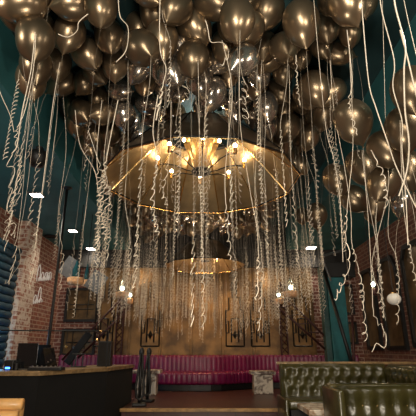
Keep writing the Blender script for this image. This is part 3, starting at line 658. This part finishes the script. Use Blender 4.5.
# hand placed: px, py, width px, roll deg (knot swings right when +), material, ribbon?, label
HAND = [
 (24, 4, 38, -62, 'bronze', 0, 'large balloon lying tilted in the top left corner'),
 (35, 37, 38, 5, 'bronze2', 1, 'round dark balloon at the left edge of the cluster with a ribbon bunch below'),
 (76, 4, 33, -60, 'bronze', 0, 'tilted balloon at the top, second from the left corner'),
 (70, 31, 31, -10, 'bronze', 1, 'balloon crossed by a pale ribbon loop, right of the round dark one'),
 (101, 6, 33, 4, 'bronze', 1, 'upright bright balloon at the top edge, left of center'),
 (109, 35, 30, 10, 'bronze', 1, 'balloon below the upright top-edge one, beside a ribbon loop'),
 (86, 52, 30, 30, 'bronze', 0, 'glossy balloon lit from below-right, in the left part of the cluster'),
 (57, 61, 28, 8, 'bronze2', 1, 'dark balloon tucked at the left edge under the round one'),
 (64, 83, 24, -62, 'bronze', 0, 'long balloon lying sideways at the lower left edge of the cluster'),
 (115, 63, 27, 4, 'bronze', 1, 'upright balloon with a bright streak, left cluster middle'),
 (95, 73, 24, 40, 'bronze2', 0, 'small balloon wedged under the glossy left one'),
 (98, 97, 21, 5, 'bronze2', 1, 'upright balloon low in the left cluster above the curled ribbon bunch'),
 (119, 90, 22, 70, 'silver', 0, 'pale sideways balloon low in the left cluster'),
 (139, 26, 27, 12, 'bronze2', 0, 'dark balloon between top-left and center groups'),
 (162, 38, 33, 4, 'bronze', 1, 'balloon with a spiral ribbon hanging over it, left of center'),
 (176, 6, 34, -20, 'bronze2', 1, 'dark balloon at the top edge above the spiral ribbon'),
 (194, 27, 34, 25, 'bronze', 0, 'broad balloon at top center'),
 (212, 4, 33, 60, 'bronze2', 0, 'tilted balloon cut by the top edge at center'),
 (193, 58, 33, 0, 'bronze2', 1, 'dark round balloon straight above the chandelier'),
 (226, 46, 30, 10, 'bronze', 1, 'balloon right of the dark one above the chandelier'),
 (229, 71, 23, 0, 'bronze', 1, 'lower balloon above the right half of the chandelier'),
 (237, 18, 36, 0, 'bronze', 1, 'large upright balloon at top center-right'),
 (263, 46, 30, 0, 'bronze2', 1, 'upright egg-shaped balloon right of center'),
 (268, 8, 33, -15, 'bronze2', 0, 'shadowed balloon at the top edge right of center'),
 (301, 21, 37, 6, 'bronze', 1, 'biggest upright balloon with a warm glint, top right group'),
 (346, 3, 37, 20, 'bronze', 0, 'balloon seen from below with its knot at center, top right'),
 (326, 27, 27, 0, 'bronze2', 0, 'dark balloon between the two large top right ones'),
 (337, 53, 24, 68, 'bronze', 0, 'balloon lying sideways at the right edge of the cluster'),
 (350, 31, 23, 5, 'bronze', 1, 'balloon above the sideways one at the right edge'),
 (363, 1, 28, 0, 'bronze2', 0, 'dark balloon cut by the top edge at far right'),
 (321, 45, 23, 15, 'bronze2', 0, 'small dark balloon left of the sideways one at the right edge'),
 (299, 56, 24, 0, 'bronze2', 1, 'dark balloon below the biggest upright one'),
 (314, 87, 30, 14, 'bronze', 1, 'upright balloon at the lower right end of the cluster'),
 (283, 68, 24, 8, 'bronze2', 1, 'balloon above the chandelier right edge, behind a curl'),
 (255, 87, 24, 20, 'bronze', 1, 'small balloon just above the right side of the chandelier'),
 (278, 90, 22, 30, 'bronze2', 0, 'balloon below the one behind the curl'),
 (285, 107, 20, 0, 'bronze2', 1, 'lowest balloon over the right shoulder of the chandelier'),
 (298, 143, 18, 0, 'bronze2', 1, 'single small balloon right of the chandelier rim'),
 (165, 88, 22, 30, 'silver', 0, 'brightly lit balloon above the left chandelier panel'),
 (181, 92, 18, -30, 'silver', 1, 'brightly lit balloon left of the hanging rod'),
 (145, 82, 22, 0, 'bronze', 1, 'balloon above the left shoulder of the chandelier'),
 (226, 100, 18, 40, 'silver', 0, 'brightly lit balloon right of the hanging rod'),
 (147, 104, 22, 60, 'silver', 0, 'pale tilted balloon touching the left chandelier shoulder'),
 (243, 98, 19, -40, 'silver', 0, 'brightly lit balloon second right of the hanging rod'),
 (411, 88, 40, 0, 'bronze2', 1, 'large dark balloon at the right edge of the photo'),
 (352, 119, 38, 20, 'bronze2', 1, 'large low balloon under the right teal soffit with a gold glint'),
 (404, 127, 38, 0, 'bronze2', 1, 'large balloon below the dark one at the right edge'),
 (385, 148, 34, 30, 'bronze2', 1, 'balloon above the curly ribbon on the right'),
 (336, 178, 27, 10, 'bronze2', 1, 'leftmost mid-size balloon of the low right group'),
 (361, 166, 30, 20, 'bronze2', 1, 'second mid-size balloon of the low right group'),
 (384, 182, 32, -30, 'bronze2', 0, 'balloon behind the spiral ribbon on the right'),
 (409, 168, 32, 0, 'bronze2', 1, 'balloon above the pale one at the right edge'),
 (404, 200, 25, -20, 'silver', 0, 'pale translucent looking balloon at the right edge'),
 (317, 214, 20, 0, 'bronze2', 1, 'lone low balloon over the slot lights on the right'),
 (302, 215, 14, 0, 'bronze2', 1, 'small balloon just left of the lone low one'),
 (374, 207, 22, 0, 'bronze2', 1, 'lowest balloon of the right group above the brick wall'),
 (353, 198, 26, 40, 'bronze2', 0, 'dim balloon under the mid-size pair on the right'),
]
for px, py, wd, roll, mk, rib, lab in HAND:
    s0 = random.uniform(.98, 1.08); ok = False
    w = F*2*BR*s0/wd
    for it in range(30):
        p = at(px, py, w=w); s = wd*w/F/(2*BR)
        top = (Z2 if abs(p.x) < XS-.1 else Z1)-s*BR*1.1
        if p.z > top:
            while p.z > top: w *= .985; p = at(px, py, w=w); s = wd*w/F/(2*BR); top = (Z2 if abs(p.x) < XS-.1 else Z1)-s*BR*1.25
            break
        if all((p-q).length > .86*(r+s*BR) for q, r in placed): break
        w *= 1.02
        if s > 1.45: break
    add_balloon(p, s, math.radians(-roll), random.uniform(-.25, .25), random.uniform(-.3, .3), mk, ('bronze ' if mk != 'silver' else '')+lab, 'balloons under the ceiling', (random.randrange(13) if rib else None))

# fill under the ceiling, hexagonal with jitter
cands = []
sp = .295
for layer, z in enumerate((Z2-.2, Z2-.47, Z2-.75)):
    y = 2.95+layer*.1; row = 0
    while y < 11.4:
        x = -1.85+(row % 2)*sp*.5
        while x < (1.3 if y < 4 else 1.62):
            keep = layer == 0 or (layer == 1 and (y < 6.0 or random.random() < .12)) or (layer == 2 and y < 3.9 and random.random() < .7)
            if keep: cands.append(Vector((x+random.uniform(-.05, .05), y+random.uniform(-.05, .05), z+random.uniform(-.06, .04))))
            x += sp
        y += sp*(.88 if y < 6.5 else 1.0); row += 1
cands.sort(key=lambda v: v.y-v.z*1.5)
GW = 208; cover = bytearray(GW*GW)
def splat(cx, cy, rx, ry, test):
    n = 0
    for yy in range(max(0, int((cy-ry)/2)), min(GW, int((cy+ry)/2)+1)):
        for xx in range(max(0, int((cx-rx)/2)), min(GW, int((cx+rx)/2)+1)):
            if ((xx*2-cx)/rx)**2+((yy*2-cy)/ry)**2 < 1:
                if not cover[yy*GW+xx]: n += 1
                if not test: cover[yy*GW+xx] = 1
    return n
for q, r in placed:
    c = proj(q)
    if c: splat(c[0], c[1], F*r/c[2], F*r*1.1/c[2], False)
splat(199, 163, 90, 50, False)
hand = [(proj(q), r) for q, r in placed]; count = len(placed)
for p in cands:
    if math.hypot(p.x+.1, p.y-5.5) < 1.0 and p.z > Z2-.35: p.z = Z2-.2
    c = proj(p)
    if c is None: continue
    s = random.uniform(.92, 1.1); rr = F*BR*s/c[2]
    if c[0] < -rr or c[0] > 416+rr or c[1] < -rr*1.2: continue
    if any((p-q).length < .78*(r+BR*s) for q, r in placed): continue
    if abs(p.x+.08) < .12 and (abs(p.y-5.5) < .3 or abs(p.y-10.1) < .3): continue
    if (Vector((p.x+.1, p.y))-Vector((0, 5.5))).length < 1.0 and p.z < CAMZ+3.3: continue
    if p.y > 9.3 and p.z < CAMZ+2.7: continue
    if any(h and h[2] > c[2] and math.hypot(h[0]-c[0], h[1]-c[1]) < .62*(rr+F*r/h[2]) for h, r in hand): continue
    vis = splat(c[0], c[1], rr, rr*1.1, False)
    if vis < 3 and p.y < 7: continue
    if vis < 3 and random.random() < .62: continue
    px, py = c[0], c[1]
    if p.y > 7.2: zone, lab = 'far', 'small distant balloon in the dark far part of the ceiling beyond the chandelier'
    elif py < 30: zone, lab = 'top', 'dark balloon wedged behind the big ones along the top of the photo'
    elif px < 120: zone, lab = 'left', 'balloon in the packed left slope of the ceiling cluster'
    elif px > 270: zone, lab = 'right', 'balloon in the packed right slope of the ceiling cluster'
    else: zone, lab = 'mid', 'balloon packed against the ceiling directly above the large chandelier'
    mk = 'silver' if (zone == 'mid' and random.random() < .9) else ('bronze' if random.random() < .5 else 'bronze2')  # paler chrome carries the chandelier's light on the balloons above it
    if zone == 'far' and abs(p.x) < 1.3 and random.random() < .4: mk = 'silver'
    k = random.randrange(13, 26) if p.y > 5.6 else random.randrange(13)
    if p.y < 5.6 and random.random() < .72: k = None
    elif p.y < 5.6 and random.random() < .5: k = 100+random.randrange(8)
    add_balloon(p, s, random.uniform(-.9, .9), random.uniform(-.7, .5), random.uniform(0, 6), mk, ('pale ' if mk == 'silver' else 'bronze ')+lab, 'balloons, '+zone+' part of the ceiling', k)
print('balloons', len(placed))

# ------------------------------------------------------------ traced foreground ribbons, each at its own depth
def interp(pts, n=8): return smoothpath([tuple(p) for p in pts], n)
def traced(pix, w, label, r=.0032, curls=(), m='ribbon', grp='long ribbons hanging in the foreground'):
    """pix: list of (px, py); curls: list of (index of start point, radius m, pitch m)"""
    curls = [(i, R*.42, pt*.62) for i, R, pt in curls]; r *= .85
    P = [at(x, y, w=w+.04*math.sin(i*1.3)) for i, (x, y) in enumerate(pix)]; P = [Vector(p) for p in interp(P, 10)]
    out = []; ph = 0; st = {int(i*10): (R, pt) for i, R, pt in curls}; cur = None
    for i, p in enumerate(P):
        if i in st: cur = st[i]; ph = 0; amp = 0
        if cur and i < len(P)-1:
            R, pt = cur; seg = (P[i+1]-p).length; k = max(1, int(seg/pt*9))
            for j in range(k):
                ph += 2*PI*seg/pt/k*(1+.45*math.sin(ph*.17+len(pix))); amp = min(1, amp+.5*seg/k/pt)
                q = p.lerp(P[i+1], j/k); out.append(q+Vector((R*amp*math.sin(ph)*(1+.6*math.sin(ph*.21)+.3*math.sin(ph*.47)), R*amp*math.cos(ph)*(1+.4*math.sin(ph*.33)), .35*pt*amp*math.sin(ph+1))))
        else: out.append(p)
    o = link('curling_ribbon', tube(B(), out, r, 4, True, .6), m, None, True); return tag(o, label, 'ribbon', grp)
traced([(392, -30), (395, 5), (405, 45), (404, 70), (405, 110), (409, 142), (407, 170), (399, 196)], 2.6, 'thickest cream ribbon running down near the right edge of the photo', .0062)
traced([(400, 30), (408, 60), (417, 98), (425, 120)], 2.6, 'thick cream ribbon branching off to the right edge', .006)
traced([(360, -20), (364, 34), (369, 84), (376, 108), (387, 140), (396, 166), (410, 195), (420, 215)], 3.0, 'long pale ribbon sloping across the low right balloons', .0045)
traced([(378, -20), (382, 12), (394, 60), (393, 88), (402, 121), (402, 150), (406, 200), (408, 245)], 3.1, 'wavy grey-white ribbon left of the thickest one', .0045)
traced([(402, -10), (408, 20), (418, 62)], 3.2, 'short thin ribbon in the top right corner', .003)
traced([(313, -10), (318, 50), (326, 128), (334, 160), (340, 200), (343, 262)], 3.5, 'long ribbon falling from the biggest upright balloon to the curls', .004, [(5, .03, .1)])
traced([(330, 60), (334, 110), (345, 170), (351, 215), (352, 245), (361, 285), (365, 340)], 3.7, 'long ribbon ending in tight curls in front of the teal pillar', .004, [(4, .035, .11)])
traced([(349, 44), (353, 140), (349, 190), (345, 235), (349, 262), (335, 299)], 3.4, 'ribbon ending in a thick stray arc left of the curls', .0045, [(2.4, .03, .14)])
traced([(371, 150), (375, 158), (384, 180), (386, 208)], 3.3, 'short springy coil hanging before the right balloons', .0045, [(1, .03, .085)])
traced([(382, -15), (386, 140), (388, 190), (372, 262), (378, 290), (384, 318)], 3.9, 'ribbon bending left then coiling before the mirrors', .004, [(3, .03, .1)])
traced([(395, 150), (388, 230), (397, 262), (397, 325)], 4.0, 'coiled ribbon hanging through the white globe lamp area', .0035, [(2.1, .03, .09)])
traced([(362, 150), (368, 215), (372, 285), (374, 315), (386, 338), (372, 352)], 3.8, 'ribbon with loose open waves low by the first mirror', .0045, [(2.7, .03, .2)])
traced([(400, 120), (403, 200), (409, 245), (414, 275), (418, 290)], 3.3, 'thin ribbon near the right edge coiling beside the mirrors', .0035, [(1.8, .02, .07)])
traced([(35, 32), (31, 70), (22, 112), (17, 145), (9, 160), (12, 178), (9, 205), (14, 238)], 3.4, 'leftmost ribbon with big loops beneath the round dark balloon', .0045, [(3.1, .045, .19)])
traced([(36, 34), (33, 72), (25, 110), (16, 135), (20, 170), (12, 200), (4, 240)], 3.5, 'ribbon knotted with the leftmost looped one', .0038, [(2.6, .03, .08)])
traced([(-4, 70), (0, 92), (10, 115), (14, 132)], 3.3, 'short bent ribbon end at the left edge', .0035)
traced([(30, 30), (30, 100), (26, 150), (21, 208), (15, 250), (10, 282)], 4.2, 'thin straight ribbon ending in waves beside the brick pillar', .0035, [(3.6, .045, .26)])
traced([(60, 62), (53, 104), (46, 160), (40, 208), (36, 240), (30, 290)], 4.0, 'long straight ribbon in front of the nearest downlight', .0038, [(4, .04, .24)])
traced([(44, 60), (34, 130), (27, 190), (19, 240), (20, 262), (5, 284)], 4.3, 'straight ribbon left of the nearest downlight', .003, [(4, .04, .3)])
traced([(63, 95), (66, 150), (58, 216), (62, 250), (60, 290)], 4.6, 'ribbon curling round the second downlight', .0035, [(2.8, .035, .16)])
traced([(75, 110), (80, 145), (95, 172), (98, 200), (97, 230), (99, 262)], 4.2, 'ribbon slanting into the dense white curl bunch left of chandelier', .004, [(2.6, .04, .09)])
traced([(102, 100), (97, 150), (99, 185), (105, 240)], 3.9, 'first thick curly ribbon of the dense bunch left of chandelier', .005, [(1.6, .045, .075)])
traced([(118, 100), (108, 150), (103, 180), (96, 250)], 3.9, 'second thick curly ribbon of the dense bunch left of chandelier', .005, [(1.3, .04, .07)])
traced([(88, 130), (98, 160), (107, 190), (103, 225)], 4.0, 'third thick curly ribbon of the dense bunch left of chandelier', .0045, [(1.1, .05, .08)])
traced([(110, 110), (104, 160), (110, 200), (107, 260)], 4.1, 'fourth curly ribbon trailing below the dense bunch', .004, [(1.5, .035, .08)])
traced([(160, -10), (160, 48), (166, 68), (163, 84), (160, 100), (156, 120)], 2.9, 'broad wavy ribbon hanging over a balloon left of center', .0062, [(3, .03, .12)])
traced([(158, 95), (153, 130), (157, 160), (152, 200), (158, 235)], 3.6, 'ribbon with white tuft falling across left chandelier panels', .0045, [(2, .03, .09)])
traced([(171, 100), (170, 150), (163, 192), (168, 205)], 3.7, 'ribbon ending in a hook in front of the chandelier', .004, [(1.2, .03, .11)])
traced([(198, 60), (199, 110), (200, 180), (202, 240), (203, 330)], 3.9, 'ribbon falling straight down through the chandelier middle', .0038, [(3, .028, .1)])
traced([(240, 30), (240, 120), (250, 190), (258, 240), (256, 300)], 3.6, 'long ribbon crossing the right chandelier panels', .0042, [(3.2, .03, .1)])
traced([(222, 40), (232, 90), (227, 150), (225, 190), (230, 260)], 3.8, 'ribbon with white knot hanging right of the hub', .0038, [(3.2, .03, .12)])
traced([(262, 60), (258, 130), (255, 200), (262, 262), (258, 330)], 4.0, 'thin ribbon right of the chandelier middle', .0035, [(3, .03, .12)])
traced([(128, 60), (128, 150), (125, 200), (130, 240), (127, 300)], 4.2, 'ribbon crossing the left chandelier panels', .0035, [(3, .03, .12)])
traced([(205, 20), (212, 40), (228, 52), (222, 66)], 2.9, 'looping ribbon end above the chandelier', .004, [(0, .02, .2)])
traced([(58, 34), (68, 37), (77, 31), (79, 22), (88, 14)], 2.8, 'pale ribbon arc across the second left balloon', .005)
traced([(118, -5), (120, 16), (128, 28), (126, 50), (116, 62)], 2.9, 'ribbon loop between the top left balloons', .004)
traced([(296, 55), (297, 85), (300, 105)], 3.2, 'small tight curl hanging under the top right balloons', .0038, [(.2, .016, .055)])
traced([(347, 30), (352, 80), (349, 104), (357, 135)], 3.2, 'braided grey ribbon in front of the low glinting balloon', .0038, [(1.4, .018, .06)])
rn = random.Random(5); done = 0
bpy.context.view_layer.update()
for o, kp, rib in rn.sample(OBS, len(OBS)):      # more strands tied to balloons that have none yet
    c = proj(kp)
    if rib is not None or c is None or not (-5 < c[0] < 421) or c[2] < 3.6 or c[2] > 8.5 or done > 46: continue
    L = rn.uniform(.7, min(2.4, kp.z-CAMZ-.3)); st = rn.uniform(.3, .65); R, pt = rn.uniform(.007, .02), rn.uniform(.04, .09)
    pts = [p+kp for p in curlpath(L, st, R, pt, done*7+3, .12)]
    rb = link('ribbon', tube(B(), pts, rn.uniform(.0022, .0034), 4, True, .6), 'ribbon' if done % 4 else 'ribbon2', o, True)
    rb.matrix_parent_inverse = Matrix.LocRotScale(o.location, o.rotation_euler, o.scale).inverted(); done += 1

# the dense far curtain of ribbons before the gilded wall
b = B()
for k in range(210):
    rnd = random.Random(900+k); x = rnd.uniform(-2.2, 2.2); y = rnd.uniform(6.8, 11.2)
    if abs(x) < .9 and y < 10 and rnd.random() < .5: continue
    if math.hypot(x+.07, y-10.1) < 1.08: continue
    zt = Z2-.35; bot = CAMZ+rnd.uniform(.15, 1.1)+abs(x)*.2; L = zt-bot
    pts = curlpath(L, rnd.uniform(.4, .65), rnd.uniform(.012, .03), rnd.uniform(.05, .12), 900+k, .12)
    tube(b, [p+Vector((x, y, zt)) for p in pts], lambda u: .0009+.0031*min(1, max(0, u*4-.6)), 3, False)
o = link('ribbon_curtain', b, 'ribbon'); tag(o, 'dense far curtain of thin curling ribbons hanging before the gilded wall', 'ribbons', None, 'stuff')
